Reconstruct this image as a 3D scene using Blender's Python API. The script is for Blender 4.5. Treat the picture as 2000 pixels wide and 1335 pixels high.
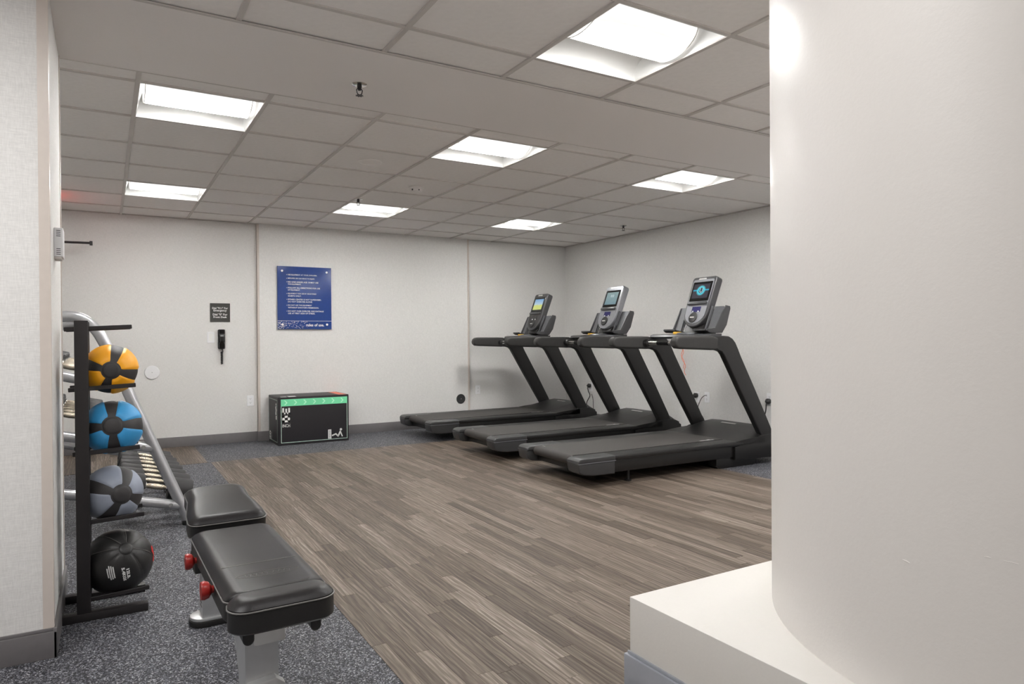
import bpy, bmesh, math, random
from mathutils import Vector, Matrix
random.seed(7)
PI = math.pi
for o in list(bpy.data.objects): bpy.data.objects.remove(o)
SC = bpy.context.scene
COL = SC.collection

# ------------------------------------------------------------------ camera, world, lights, exposure
yaw, pitch, roll = math.radians(30.67), math.radians(-0.36), math.radians(-0.39)
fw = Vector((math.sin(yaw)*math.cos(pitch), math.cos(yaw)*math.cos(pitch), math.sin(pitch)))
r0 = Vector((math.cos(yaw), -math.sin(yaw), 0)); u0 = r0.cross(fw)
rt = r0*math.cos(roll)+u0*math.sin(roll); up = -r0*math.sin(roll)+u0*math.cos(roll)
cam = bpy.data.objects.new('camera', bpy.data.cameras.new('camera'))
COL.objects.link(cam)
cam.matrix_world = Matrix(((rt.x, up.x, -fw.x, 0), (rt.y, up.y, -fw.y, 0), (rt.z, up.z, -fw.z, 1.12), (0, 0, 0, 1)))
cam.data.sensor_width = 36; cam.data.lens = 1342/2000*36
cam.data.clip_start = .02
SC.camera = cam
SC.view_settings.view_transform = 'Standard'; SC.view_settings.look = 'None'
SC.view_settings.gamma = 1; SC.view_settings.use_curve_mapping = False
SC.view_settings.exposure = 0.0
w = bpy.data.worlds.new('world'); SC.world = w; w.use_nodes = True
w.node_tree.nodes['Background'].inputs[0].default_value = (.8, .8, .8, 1)
w.node_tree.nodes['Background'].inputs[1].default_value = .3
LENS_FAR, LENS_NEAR, FILL_POWER = 114.0, 68.0, 12.0
def area_lamp(name, loc, size, power):
    l = bpy.data.lights.new(name, 'AREA'); l.shape = 'RECTANGLE'; l.size, l.size_y = size; l.energy = power; l.color = (1, .99, .98)
    o = bpy.data.objects.new(name, l); o.location = loc; COL.objects.link(o); return o
# unseen fill lamps added to brighten the near room and right wall
for lx, ly, k in ((-1.66, -1.4, .8), (.775, 1.12, .75), (-.44, 1.73, 1.0), (-1.05, 1.73, 2.1), (4.12, 2.34, 4.5), (4.12, -.6, 2.6)):
    area_lamp('fill_lamp', (lx, ly, 2.375), (.58, .58), FILL_POWER*k)

H = 2.392            # ceiling height
D = 7.97             # back wall
RX = 5.61            # right wall

# ------------------------------------------------------------------ materials
def lin(c):
    def f(v):
        v /= 255.0
        return v/12.92 if v <= .04045 else ((v+.055)/1.055)**2.4
    return (f(c[0]), f(c[1]), f(c[2]), 1)
class NT:
    def __init__(s, name):
        s.m = bpy.data.materials.new(name); s.m.use_nodes = True; s.t = s.m.node_tree; s.n = s.t.nodes; s.b = s.n['Principled BSDF']
    def node(s, t, **k):
        n = s.n.new(t)
        for a, v in k.items(): setattr(n, a, v)
        return n
    def link(s, a, b): s.t.links.new(a, b)
    def pos(s, scale):
        g = s.node('ShaderNodeNewGeometry'); mp = s.node('ShaderNodeMapping'); s.link(g.outputs['Position'], mp.inputs[0]); mp.inputs['Scale'].default_value = scale; return mp.outputs[0]
    def obj(s, scale):
        g = s.node('ShaderNodeTexCoord'); mp = s.node('ShaderNodeMapping'); s.link(g.outputs['Object'], mp.inputs[0]); mp.inputs['Scale'].default_value = scale; return mp.outputs[0]
    def noise(s, vec, scale=1, detail=3, rough=.5):
        n = s.node('ShaderNodeTexNoise'); s.link(vec, n.inputs['Vector']); n.inputs['Scale'].default_value = scale; n.inputs['Detail'].default_value = detail; n.inputs['Roughness'].default_value = rough; return n.outputs['Fac']
    def ramp(s, fac, stops, interp='LINEAR'):
        r = s.node('ShaderNodeValToRGB'); r.color_ramp.interpolation = interp; e = r.color_ramp.elements
        while len(e) < len(stops): e.new(.5)
        for q, (p, c) in zip(e, stops): q.position = p; q.color = c if len(c) == 4 else lin(c)
        s.link(fac, r.inputs[0]); return r.outputs[0]
    def mix(s, fac, a, b, mode='MIX'):
        n = s.node('ShaderNodeMix', data_type='RGBA', blend_type=mode)
        for i, v in ((0, fac), (6, a), (7, b)):
            if hasattr(v, 'node'): s.link(v, n.inputs[i])
            else: n.inputs[i].default_value = v
        return n.outputs[2]
    def math(s, op, a, b=None):
        n = s.node('ShaderNodeMath', operation=op)
        for i, v in ((0, a), (1, b)):
            if v is None: continue
            if hasattr(v, 'node'): s.link(v, n.inputs[i])
            else: n.inputs[i].default_value = v
        return n.outputs[0]
    def bump(s, h, strength=.2, dist=.002):
        b = s.node('ShaderNodeBump'); b.inputs['Strength'].default_value = strength; b.inputs['Distance'].default_value = dist
        s.link(h, b.inputs['Height']); s.link(b.outputs[0], s.b.inputs['Normal'])
    def set(s, col=None, rough=.5, metal=0, spec=None):
        if col is not None:
            if hasattr(col, 'node'): s.link(col, s.b.inputs['Base Color'])
            else: s.b.inputs['Base Color'].default_value = lin(col) if len(col) == 3 else col
        s.b.inputs['Roughness'].default_value = rough; s.b.inputs['Metallic'].default_value = metal
        if spec is not None: s.b.inputs['Specular IOR Level'].default_value = spec
        return s.m
M = {}
def plain(name, col, rough=.5, metal=0, var=.06, bump=0, bscale=400, spec=None):
    """a colour with a slight unevenness and fine relief"""
    t = NT(name); v = t.obj((1, 1, 1))
    n = t.noise(v, 35, 3)
    c = lin(col); lo = tuple(x*(1-var) for x in c[:3])+(1,); hi = tuple(min(1, x*(1+var)) for x in c[:3])+(1,)
    t.set(t.ramp(n, [(.3, lo), (.7, hi)]), rough, metal, spec)
    if bump: t.bump(t.noise(v, bscale, 2), bump, .001)
    M[name] = t.m; return t.m
def emit(name, col, strength):
    t = NT(name); t.set((0, 0, 0, 1), .4); t.b.inputs['Emission Color'].default_value = lin(col); t.b.inputs['Emission Strength'].default_value = strength
    M[name] = t.m; return t.m

def wallcover(name, base):
    t = NT(name); v = t.pos((34, 34, 420)); n1 = t.noise(v, 1, 3, .6); n2 = t.noise(t.pos((330, 330, 40)), 1, 2, .5)
    s = t.math('ADD', t.math('MULTIPLY', n1, .6), t.math('MULTIPLY', n2, .4))
    c = lin(base); lo = tuple(x*.90 for x in c[:3])+(1,); hi = tuple(min(1, x*1.07) for x in c[:3])+(1,)
    big = t.noise(t.pos((2, 2, 2)), 1, 2)
    col = t.mix(t.math('MULTIPLY', big, .12), t.ramp(s, [(.36, lo), (.64, hi)]), lin((190, 180, 178)))
    t.set(col, .75, 0, .25); t.bump(s, .25, .001); M[name] = t.m
wallcover('wallcover', (226, 225, 223)); wallcover('wallcover_hidden', (235, 233, 230))  # walls out of view get a paler cover to bounce more light
def paint(name, base, rough=.5):
    t = NT(name); n = t.noise(t.pos((90, 90, 90)), 1, 4, .6); c = lin(base)
    t.set(t.ramp(n, [(.3, tuple(x*.985 for x in c[:3])+(1,)), (.7, c)]), rough, 0, .35); t.bump(n, .18, .002); M[name] = t.m
paint('column_paint', (231, 227, 223), .42); paint('plinth_paint', (219, 216, 211), .42)
paint('soffit_paint', (250, 246, 243), .6)
plain('tile', (252, 249, 246), .9, var=.025, bump=.25, bscale=260)
plain('tee', (212, 207, 202), .5, var=.01)
plain('guard', (206, 196, 188), .35, var=.02)
plain('base_dark', (110, 107, 108), .45, var=.04)
plain('base_grey', (156, 160, 168), .4, var=.03)
plain('lamp_white', (238, 238, 236), .45, var=.005)
# rubber with flecks
t = NT('rubber')
g = t.pos((1, 1, 1)); vo = t.node('ShaderNodeTexVoronoi'); t.link(g, vo.inputs['Vector']); vo.inputs['Scale'].default_value = 225
sep = t.node('ShaderNodeSeparateColor'); t.link(vo.outputs['Color'], sep.inputs[0])
fleck = t.ramp(sep.outputs[0], [(0, (40, 40, 44)), (.42, (47, 47, 52)), (.60, (84, 86, 95)), (.76, (132, 134, 142)), (.90, (188, 189, 192)), (1, (225, 222, 216))], 'CONSTANT')
vo2 = t.node('ShaderNodeTexVoronoi'); t.link(g, vo2.inputs['Vector']); vo2.inputs['Scale'].default_value = 330
sep2 = t.node('ShaderNodeSeparateColor'); t.link(vo2.outputs['Color'], sep2.inputs[0])
fl2 = t.ramp(sep2.outputs[1], [(0, (40, 40, 44)), (.7, (60, 60, 66)), (.86, (170, 170, 176))], 'CONSTANT')
t.set(t.mix(.35, fleck, fl2), .62, 0, .3); t.bump(sep.outputs[2], .15, .001); M['rubber'] = t.m
# printed wood strip
t = NT('wood')
geo = t.node('ShaderNodeNewGeometry'); oi = t.node('ShaderNodeObjectInfo')
rnd = t.math('FRACT', t.math('ADD', t.math('MULTIPLY', oi.outputs['Random'], 7.31), geo.outputs['Random Per Island']))
comb = t.node('ShaderNodeCombineXYZ'); t.link(t.math('MULTIPLY', rnd, 9.0), comb.inputs[0]); t.link(t.math('MULTIPLY', rnd, 31.0), comb.inputs[1])
va = t.node('ShaderNodeVectorMath', operation='ADD'); t.link(geo.outputs['Position'], va.inputs[0]); t.link(comb.outputs[0], va.inputs[1])
def mapped(sc):
    mp = t.node('ShaderNodeMapping'); t.link(va.outputs[0], mp.inputs[0]); mp.inputs['Scale'].default_value = sc; return mp.outputs[0]
gr1 = t.noise(mapped((95, 1.8, 1)), 1, 4, .62)
gr2 = t.noise(mapped((300, 5, 1)), 1, 3, .6)
wv = t.node('ShaderNodeTexWave', wave_type='BANDS', bands_direction='X'); t.link(mapped((1, .16, 1)), wv.inputs['Vector'])
wv.inputs['Scale'].default_value = 16; wv.inputs['Distortion'].default_value = 9; wv.inputs['Detail'].default_value = 2; wv.inputs['Detail Scale'].default_value = 1.4
s = t.math('ADD', t.math('ADD', t.math('MULTIPLY', gr1, .56), t.math('MULTIPLY', gr2, .34)), t.math('MULTIPLY', wv.outputs['Fac'], .10))
s = t.math('ADD', t.math('MULTIPLY', t.math('SUBTRACT', s, .5), 2.1), t.math('ADD', .30, t.math('MULTIPLY', rnd, .40)))
wc = t.ramp(s, [(.0, (52, 44, 38)), (.3, (76, 66, 57)), (.55, (99, 88, 78)), (.8, (126, 115, 105)), (1, (158, 148, 139))])
t.set(wc, .5, 0, .25); t.bump(gr2, .12, .0006); M['wood'] = t.m
M['wood_base'] = plain('wood_base', (84, 74, 66), .6)
# gym materials
plain('black_plastic', (23, 22, 22), .45, var=.08, bump=.12, bscale=900)
plain('black_soft', (50, 49, 48), .55, var=.06, bump=.15, bscale=700)
plain('cap_grey', (55, 55, 56), .38, var=.05)
plain('belt', (58, 55, 53), .62, var=.07, bump=.3, bscale=600)
plain('deck_black', (19, 18, 18), .4, var=.05)
plain('console_dark', (60, 60, 62), .32, var=.05)
plain('face_silver', (136, 137, 142), .34, .35, var=.04)
plain('face_black', (52, 51, 52), .35, var=.04)
plain('gloss_black', (14, 14, 15), .12, var=.02)
plain('tray_grey', (88, 89, 92), .36, .15, var=.05)
plain('chrome', (214, 213, 210), .16, 1, var=.02)
plain('badge', (196, 195, 192), .3, .3, var=.03)
plain('yellow', (226, 178, 62), .4)
plain('navy', (36, 34, 84), .25)
plain('grip_dark', (46, 45, 44), .6, var=.06, bump=.2, bscale=500)
plain('leather', (33, 31, 32), .36, var=.08, bump=.22, bscale=420, spec=.24)
plain('leather_side', (30, 29, 29), .42, var=.06, bump=.18, bscale=420)
plain('piping', (112, 110, 108), .4)
plain('silver_paint', (192, 193, 194), .3, .55, var=.03)
plain('rack_silver', (186, 187, 190), .28, .6, var=.03)
plain('red_knob', (142, 27, 22), .3, var=.04)
plain('red', (206, 36, 36), .45)
plain('rack_black', (42, 39, 40), .42, .2, var=.06)
plain('ball_orange', (255, 176, 30), .42, var=.03, bump=.15, bscale=500)
plain('ball_blue', (56, 150, 208), .42, var=.03, bump=.15, bscale=500)
plain('ball_grey', (142, 149, 163), .46, var=.03, bump=.15, bscale=500)
plain('ball_black', (50, 48, 49), .5, var=.06, bump=.4, bscale=320)
plain('leather_ball', (33, 32, 32), .4, var=.08, bump=.3, bscale=260)
plain('stitch', (104, 101, 99), .6)
plain('white_print', (232, 232, 230), .5, var=.01)
plain('white_plastic', (238, 238, 240), .35, var=.005)
plain('slot_dark', (40, 40, 42), .5)
plain('blue_sign', (28, 60, 128), .12, var=.04)
plain('sign_dark', (54, 53, 50), .4, var=.04)
plain('box_black', (26, 23, 27), .5, var=.08, bump=.1)
plain('box_edge', (14, 18, 16), .5)
plain('mint', (122, 226, 172), .5, var=.02)
plain('mint_pale', (190, 246, 212), .5, var=.01)
plain('coral', (226, 120, 96), .5)
plain('line_pale', (186, 210, 196), .5)
plain('iron', (48, 47, 48), .5, .2, var=.08, bump=.15)
plain('cable', (20, 19, 19), .45)
plain('orange_cord', (238, 128, 98), .5)
plain('knurl', (196, 186, 168), .25, .9, var=.2, bump=.7, bscale=900)
emit('screen_white', (226, 244, 246), .8)
def lens(name, low, high, edge):
    # diffuser glow painted by face direction: strongest straight down, faint towards its sides
    t = NT(name); g_ = t.node('ShaderNodeNewGeometry'); sx = t.node('ShaderNodeSeparateXYZ'); t.link(g_.outputs['Normal'], sx.inputs[0])
    mr = t.node('ShaderNodeMapRange', interpolation_type='SMOOTHSTEP'); t.link(t.math('MULTIPLY', sx.outputs[2], -1), mr.inputs[0])
    for i, v in ((1, edge), (2, .995), (3, low), (4, high)): mr.inputs[i].default_value = v
    t.set((.8, .8, .8, 1), .4); t.b.inputs['Emission Color'].default_value = lin((255, 254, 251)); t.link(mr.outputs[0], t.b.inputs['Emission Strength']); M[name] = t.m
lens('lens_far', 1.15, LENS_FAR, .87); lens('lens_near', .72, LENS_NEAR, .84)

# ------------------------------------------------------------------ mesh helpers
class MB:
    def __init__(s): s.b = bmesh.new()
    def _tf(s, verts, mat):
        if mat is not None: bmesh.ops.transform(s.b, matrix=mat, verts=verts)
    def box(s, x0, x1, y0, y1, z0, z1, bev=0, seg=2, mat=None):
        r = bmesh.ops.create_cube(s.b, size=1); vs = r['verts']
        for v in vs: v.co = Vector(((x0+x1)/2+v.co.x*(x1-x0), (y0+y1)/2+v.co.y*(y1-y0), (z0+z1)/2+v.co.z*(z1-z0)))
        if bev: vs = s._bev(vs, bev, seg)
        s._tf(vs, mat); return s
    def _bev(s, vs, bev, seg, only=None):
        es = list({e for v in vs for e in v.link_edges} if only is None else only)
        before = set(s.b.verts)-set(vs)
        bmesh.ops.bevel(s.b, geom=es, offset=bev, segments=seg, profile=.6, affect='EDGES', clamp_overlap=True)
        return [v for v in s.b.verts if v not in before]
    def prism(s, poly, d0, d1, plane='xz', bev=0, seg=2, mat=None):
        """polygon (a,b) extruded along the third axis"""
        def P(a, b, d): return {'xz': (a, d, b), 'yz': (d, a, b), 'xy': (a, b, d)}[plane]
        before = set(s.b.verts)
        v0 = [s.b.verts.new(P(a, b, d0)) for a, b in poly]; v1 = [s.b.verts.new(P(a, b, d1)) for a, b in poly]
        n = len(poly); f0 = s.b.faces.new(v0); f1 = s.b.faces.new(v1[::-1])
        for i in range(n): s.b.faces.new((v0[i], v1[i], v1[(i+1) % n], v0[(i+1) % n]))
        bmesh.ops.recalc_face_normals(s.b, faces=list({f for v in v0+v1 for f in v.link_faces}))
        vs = v0+v1
        if bev: s._bev(vs, bev, seg, only=set(f0.edges) | set(f1.edges))
        s._tf([v for v in s.b.verts if v not in before], mat); return s
    def cyl(s, p0, p1, r0, r1=None, seg=20, bev=0):
        p0, p1 = Vector(p0), Vector(p1); r1 = r0 if r1 is None else r1; d = p1-p0
        before = set(s.b.verts)
        bmesh.ops.create_cone(s.b, cap_ends=True, segments=seg, radius1=r0, radius2=r1, depth=d.length)
        vs = [v for v in s.b.verts if v not in before]
        if bev:
            fs = [f for f in {f for v in vs for f in v.link_faces} if len(f.verts) > 4]
            s._bev(vs, bev, 2, only={e for f in fs for e in f.edges}); vs = [v for v in s.b.verts if v not in before]
        q = d.to_track_quat('Z', 'Y').to_matrix().to_4x4(); q.translation = (p0+p1)/2
        s._tf(vs, q); return s
    def tube(s, path, r, seg=12, caps=True):
        path = [Vector(p) for p in path]; rings = []; n = len(path)
        ref = None
        for i, p in enumerate(path):
            tan = (path[min(i+1, n-1)]-path[max(i-1, 0)]).normalized()
            if ref is None: ref = Vector((0, 0, 1)) if abs(tan.z) < .9 else Vector((1, 0, 0))
            a = (ref-tan*ref.dot(tan)).normalized(); ref = a; b = tan.cross(a)
            rr = r[i] if isinstance(r, (list, tuple)) else r
            rings.append([s.b.verts.new(p+(a*math.cos(2*PI*k/seg)+b*math.sin(2*PI*k/seg))*rr) for k in range(seg)])
        for A, B in zip(rings, rings[1:]):
            for k in range(seg): s.b.faces.new((A[k], A[(k+1) % seg], B[(k+1) % seg], B[k]))
        if caps: s.b.faces.new(rings[0][::-1]); s.b.faces.new(rings[-1])
        return s
    def lathe(s, prof, origin=(0, 0, 0), axis=(0, 0, 1), seg=24):
        """profile of (radius, height) about an axis"""
        axis = Vector(axis).normalized(); a = (Vector((1, 0, 0)) if abs(axis.x) < .9 else Vector((0, 1, 0))); a = (a-axis*a.dot(axis)).normalized(); b = axis.cross(a); o = Vector(origin)
        rings = []
        for r, h in prof:
            if r < 1e-6: rings.append([s.b.verts.new(o+axis*h)])
            else: rings.append([s.b.verts.new(o+axis*h+(a*math.cos(2*PI*k/seg)+b*math.sin(2*PI*k/seg))*r) for k in range(seg)])
        for A, B in zip(rings, rings[1:]):
            for k in range(seg):
                k2 = (k+1) % seg
                if len(A) == 1 and len(B) == 1: continue
                if len(A) == 1: s.b.faces.new((A[0], B[k2], B[k]))
                elif len(B) == 1: s.b.faces.new((A[k], A[k2], B[0]))
                else: s.b.faces.new((A[k], A[k2], B[k2], B[k]))
        if len(rings[0]) > 1: s.b.faces.new(rings[0][::-1])
        if len(rings[-1]) > 1: s.b.faces.new(rings[-1])
        return s
    def loft(s, secs):
        rings = [[s.b.verts.new(p) for p in sec] for sec in secs]; n = len(rings[0])
        for A, B in zip(rings, rings[1:]):
            for k in range(n): s.b.faces.new((A[k], A[(k+1) % n], B[(k+1) % n], B[k]))
        s.b.faces.new(rings[0][::-1]); s.b.faces.new(rings[-1])
        bmesh.ops.recalc_face_normals(s.b, faces=s.b.faces[:]); return s
    def build(s, name, mat, parent=None, smooth=35, off=None):
        me = bpy.data.meshes.new(name)
        if off is not None: bmesh.ops.translate(s.b, vec=-Vector(off), verts=s.b.verts[:])
        bmesh.ops.recalc_face_normals(s.b, faces=s.b.faces[:])
        if smooth:
            for f in s.b.faces: f.smooth = True
            a = math.radians(smooth)
            for e in s.b.edges:
                if len(e.link_faces) == 2 and e.calc_face_angle(0) > a: e.smooth = False
        s.b.to_mesh(me); s.b.free()
        me.materials.append(M[mat] if isinstance(mat, str) else mat)
        o = bpy.data.objects.new(name, me); COL.objects.link(o)
        if parent is not None: o.parent = parent
        return o
def tag(o, label, cat, group=None):
    o['label'] = label; o['category'] = cat
    if group: o['group'] = group
    return o
def thing(name, label, cat, loc=(0, 0, 0), rz=0, group=None):
    o = bpy.data.objects.new(name, None); o.empty_display_size = .1; COL.objects.link(o)
    o.location = loc; o.rotation_euler = (0, 0, rz); return tag(o, label, cat, group)
def struct(o, label=None):
    o['kind'] = 'structure'
    if label: o['label'] = label
    return o
def lab(o, s): o['label'] = s; return o
def dup(root, loc=None, rz=None, label=None):
    r = root.copy(); COL.objects.link(r)
    if loc is not None: r.location = loc
    if rz is not None: r.rotation_euler = (0, 0, rz)
    if label: r['label'] = label
    for ch in list(root.children):
        c = ch.copy(); COL.objects.link(c); c.parent = r
        for g2 in list(ch.children):
            d = g2.copy(); COL.objects.link(d); d.parent = c
    return r
def arc(cx, cy, r, a0, a1, n):
    return [(cx+r*math.cos(math.radians(a0+(a1-a0)*i/n)), cy+r*math.sin(math.radians(a0+(a1-a0)*i/n))) for i in range(n+1)]
def rrect(x0, x1, y0, y1, r, n=5):
    return arc(x1-r, y1-r, r, 0, 90, n)+arc(x0+r, y1-r, r, 90, 180, n)+arc(x0+r, y0+r, r, 180, 270, n)+arc(x1-r, y0+r, r, 270, 360, n)
def text_mesh(body, width=None, height=None, align='LEFT', bold=0.0, spacing=1.0, cspace=1.0, depth=.0):
    """flat lettering in the XY plane; scaled so that its outline is WIDTH (or HEIGHT) metres"""
    cu = bpy.data.curves.new('lettering', 'FONT'); cu.body = body; cu.size = 1; cu.align_x = align; cu.offset = bold; cu.space_line = spacing; cu.space_character = cspace; cu.resolution_u = 2
    ob = bpy.data.objects.new('lettering', cu); COL.objects.link(ob)
    dg = bpy.context.evaluated_depsgraph_get(); me = bpy.data.meshes.new_from_object(ob.evaluated_get(dg))
    bpy.data.objects.remove(ob); bpy.data.curves.remove(cu)
    xs = [v.co.x for v in me.vertices]; ys = [v.co.y for v in me.vertices]
    x0, x1, y0, y1 = min(xs), max(xs), min(ys), max(ys)
    sx = width/(x1-x0) if width else None; sy = height/(y1-y0) if height else None
    sx, sy = sx or sy, sy or sx
    cx = {'LEFT': x0, 'CENTER': (x0+x1)/2, 'RIGHT': x1}[align]
    for v in me.vertices: v.co.x = (v.co.x-cx)*sx; v.co.y = (v.co.y-(y0+y1)/2)*sy; v.co.z = 0
    return me
def put_text(me, name, mat, parent, mat4):
    me.transform(mat4); me.materials.clear(); me.materials.append(M[mat])
    o = bpy.data.objects.new(name, me); COL.objects.link(o); o.parent = parent; return o
def FRONT(x, y, z): return Matrix.Translation((x, y, z)) @ Matrix.Rotation(PI/2, 4, 'X')      # reads from -Y

# ------------------------------------------------------------------ room shell
floor = struct(MB().box(-2.7, RX+.12, -2.7, D+.12, -.12, 0).build('floor', 'rubber', smooth=0), 'dark grey rubber floor with pale flecks, inset with grey brown wood strips')
struct(MB().box(-2.6, RX, -2.6, -.25, 0, .004).build('floor_bounce', 'tile', smooth=0), 'pale unseen floor added behind the camera to bounce light')  # pale reflector added out of view, throws light up to the near ceiling
AX = -1.08           # hidden left wall of the alcove with the dumbbell rack
BY0, BY1 = 1.451, 4.063
wb = MB().box(AX-.1, RX+.1, D, D+.1, 0, 2.75).box(BY0, BY1, D-.035, D+.01, 0, 2.5).build('wall_back', 'wallcover', smooth=0)
struct(wb, 'pale grey linen wallcovering on the back wall with a shallow proud middle panel')
struct(MB().box(RX, RX+.1, -2.6, D+.1, 0, 2.75).build('wall_right', 'wallcover', smooth=0), 'pale grey wall behind the fronts of the treadmills')
struct(MB().box(-2.6, -.165, 2.923, 3.687, 0, 2.75).build('wall_left', 'wallcover', smooth=0), 'pale grey wall end at the left edge of the photo')
struct(MB().box(AX-.1, AX, 3.6, D, 0, 2.75).build('wall_alcove', 'wallcover_hidden', smooth=0), 'pale wall behind the dumbbell rack')
struct(MB().box(-2.7, -2.6, -2.6, 2.95, 0, 2.75).build('wall_entry', 'wallcover_hidden', smooth=0), 'pale wall behind the photographer')
struct(MB().box(-2.7, RX+.1, -2.7, -2.6, 0, 2.75).build('wall_rear', 'wallcover_hidden', smooth=0), 'pale wall behind the photographer')
n_trim = [0]
def trim(mb, label, mat='guard'):
    n_trim[0] += 1
    return struct(mb.build('trim_%d' % n_trim[0], mat, smooth=0), label)
def guard(x, y, sx, sy, z0, z1, label):       # an L of two thin strips on an outer corner
    a = .03
    return trim(MB().box(*sorted((x, x-sx*a)), *sorted((y, y+sy*.003)), z0, z1).box(*sorted((x, x+sx*.003)), *sorted((y+sy*.003, y-sy*a)), z0, z1), label)
guard(-.165, 2.923, 1, -1, .106, H, 'beige corner guard at the near end of the left wall')
guard(-.165, 3.687, 1, 1, .106, H, 'beige corner guard at the far end of the left wall')
trim(MB().box(BY0-.003, BY0+.022, D-.038, D-.035, .106, H).box(BY0-.003, BY0, D-.038, D, .106, H), 'slim corner guard left of the blue rules sign')
trim(MB().box(BY1-.022, BY1+.003, D-.038, D-.035, .106, H).box(BY1, BY1+.003, D-.038, D, .106, H), 'slim corner guard right of the blue rules sign')
bb = .106
struct(MB().box(AX, BY0, D-.012, D, 0, bb, .003).box(BY0-.012, BY1+.012, D-.047, D-.03, 0, bb, .003).box(BY1, RX, D-.012, D, 0, bb, .003).build('baseboard_back', 'base_dark'), 'dark grey baseboard along the back wall')
struct(MB().box(RX-.012, RX, -2.6, D-.012, 0, bb, .003).build('baseboard_right', 'base_dark'), 'dark grey baseboard along the right wall')
struct(MB().box(-2.6, -.153, 2.911, 2.923, 0, bb-.012, .003).box(-2.6, -.153, 2.916, 2.923, bb-.012, bb, .002).box(-.165, -.153, 2.911, 3.699, 0, bb, .003).box(AX, -.153, 3.687, 3.699, 0, bb, .003).build('baseboard_left', 'base_dark'), 'dark grey baseboard round the left wall end')

# column on its plinth
px0, px1, py0, py1, pz = 1.432, 3.33, -.14, 1.69, .293
pl = struct(MB().box(px0, px1, py0, py1, 0, pz, .002).build('wall_plinth', 'plinth_paint'), 'low cream square plinth carrying the round column')
struct(MB().box(px0-.014, px0, py0, py1+.014, 0, .112, .003).box(px0-.006, px0, py0, py1+.006, .112, .122, .002).box(px0+.001, px1, py1, py1+.0135, 0, .1118, .003).build('baseboard_plinth', 'base_grey'), 'grey blue baseboard round the plinth')
cm = MB().lathe([(.872, pz), (.872, 2.75)], (2.375, .785, 0), seg=160)
# two dents and a hairline scratch pressed proud of the paint
struct(cm.build('wall_column', 'column_paint', smooth=50), 'big round cream painted column at the right')
def on_col(px, py):       # where the photo's ray meets the column
    d = fw+rt*((px-1000)/1342)-up*((py-667.5)/1342); cx, cy, R_ = 2.375, .785, .872
    a = d.x*d.x+d.y*d.y; b = -2*(d.x*cx+d.y*cy); c = cx*cx+cy*cy-R_*R_; k = (-b-math.sqrt(b*b-4*a*c))/(2*a)
    return Vector((d.x*k, d.y*k, 1.12+d.z*k))
for a, b, r in (((1763, 1092), (1777, 1099), .0022), ((1922, 1086), (1936, 1089), .001), ((1960, 1094), (1990, 1101), .0008)):
    p, q = on_col(*a), on_col(*b)
    struct(MB().tube([p, (p+q)/2, q], [r*.3, r, r*.3], 8).build('trim_%d' % (n_trim[0]+1), 'column_paint'), 'small scuff on the column'); n_trim[0] += 1

# ------------------------------------------------------------------ ceiling
ceil = struct(MB().box(-2.7, RX+.12, -2.7, D+.12, 2.6, 2.7).box(-2.7, RX+.1, -2.7, .204, H, 2.6).box(-2.7, -1.353, .2, 2.93, H, 2.6).build('ceiling', 'soffit_paint', smooth=0), 'white ceiling of lay-in tiles either side of a smooth painted band')
band = MB().box(-2.7, RX, 2.928, 3.687, H-.004, 2.6).build('soffit_band', 'soffit_paint', ceil, 0)
lab(band, 'smooth painted band between the two fields of tiles')
P_ = .608
XM = [.153+P_*k for k in range(-2, 9)]; XM[-1] = RX; YM = [3.687]+[3.851+.61*k for k in range(7)]+[D]
XN = [.471+P_*k for k in range(-3, 9)]+[RX]; YN = [.204, .814, 1.424, 2.034, 2.644, 2.928]
lamps = {('M', 2, 1), ('M', 2, 5), ('M', 5, 1), ('M', 5, 5), ('M', 8, 1), ('M', 8, 5), ('N', 5, 3)}
meshes = {}
def tile(x0, x1, y0, y1):
    key = (round(x1-x0, 3), round(y1-y0, 3)); hx, hy = (x1-x0)/2-.004, (y1-y0)/2-.004
    if key not in meshes:
        o = MB().box(-hx, hx, -hy, hy, 0, .016, .003, 1).build('ceiling_tile', 'tile', ceil, 30); meshes[key] = o.data
    else:
        o = bpy.data.objects.new('ceiling_tile', meshes[key]); COL.objects.link(o); o.parent = ceil
    o.location = ((x0+x1)/2, (y0+y1)/2, H+.004+random.uniform(0, .0012))
cells = []
for tagc, XS, YS in (('M', XM, YM), ('N', XN, YN)):
    for i in range(len(XS)-1):
        for j in range(len(YS)-1):
            if XS[i+1]-XS[i] < .05: continue
            if (tagc, i, j) in lamps: cells.append((tagc, i, j, XS[i], XS[i+1], YS[j], YS[j+1]))
            else: tile(XS[i], XS[i+1], YS[j], YS[j+1])
    tw = .0115
    for x in XS[1:-1]:
        MB().box(x-tw, x+tw, YS[0], YS[-1], H-.003, H+.012, .0012, 1).build('main_tee', 'tee', ceil, 30)
    for y in YS[1:-1]:
        MB().box(XS[0], XS[-1], y-tw, y+tw, H-.002, H+.012, .0012, 1).build('cross_tee', 'tee', ceil, 30)
for y0, y1 in ((2.912, 2.93), (3.685, 3.697), (D-.018, D)):
    MB().box(-2.6, RX, y0, y1, H-.005, H, .001, 1).build('wall_angle', 'tee', ceil, 30)
MB().box(RX-.018, RX, -.5, D, H-.005, H, .001, 1).build('wall_angle', 'tee', ceil, 30)

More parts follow.
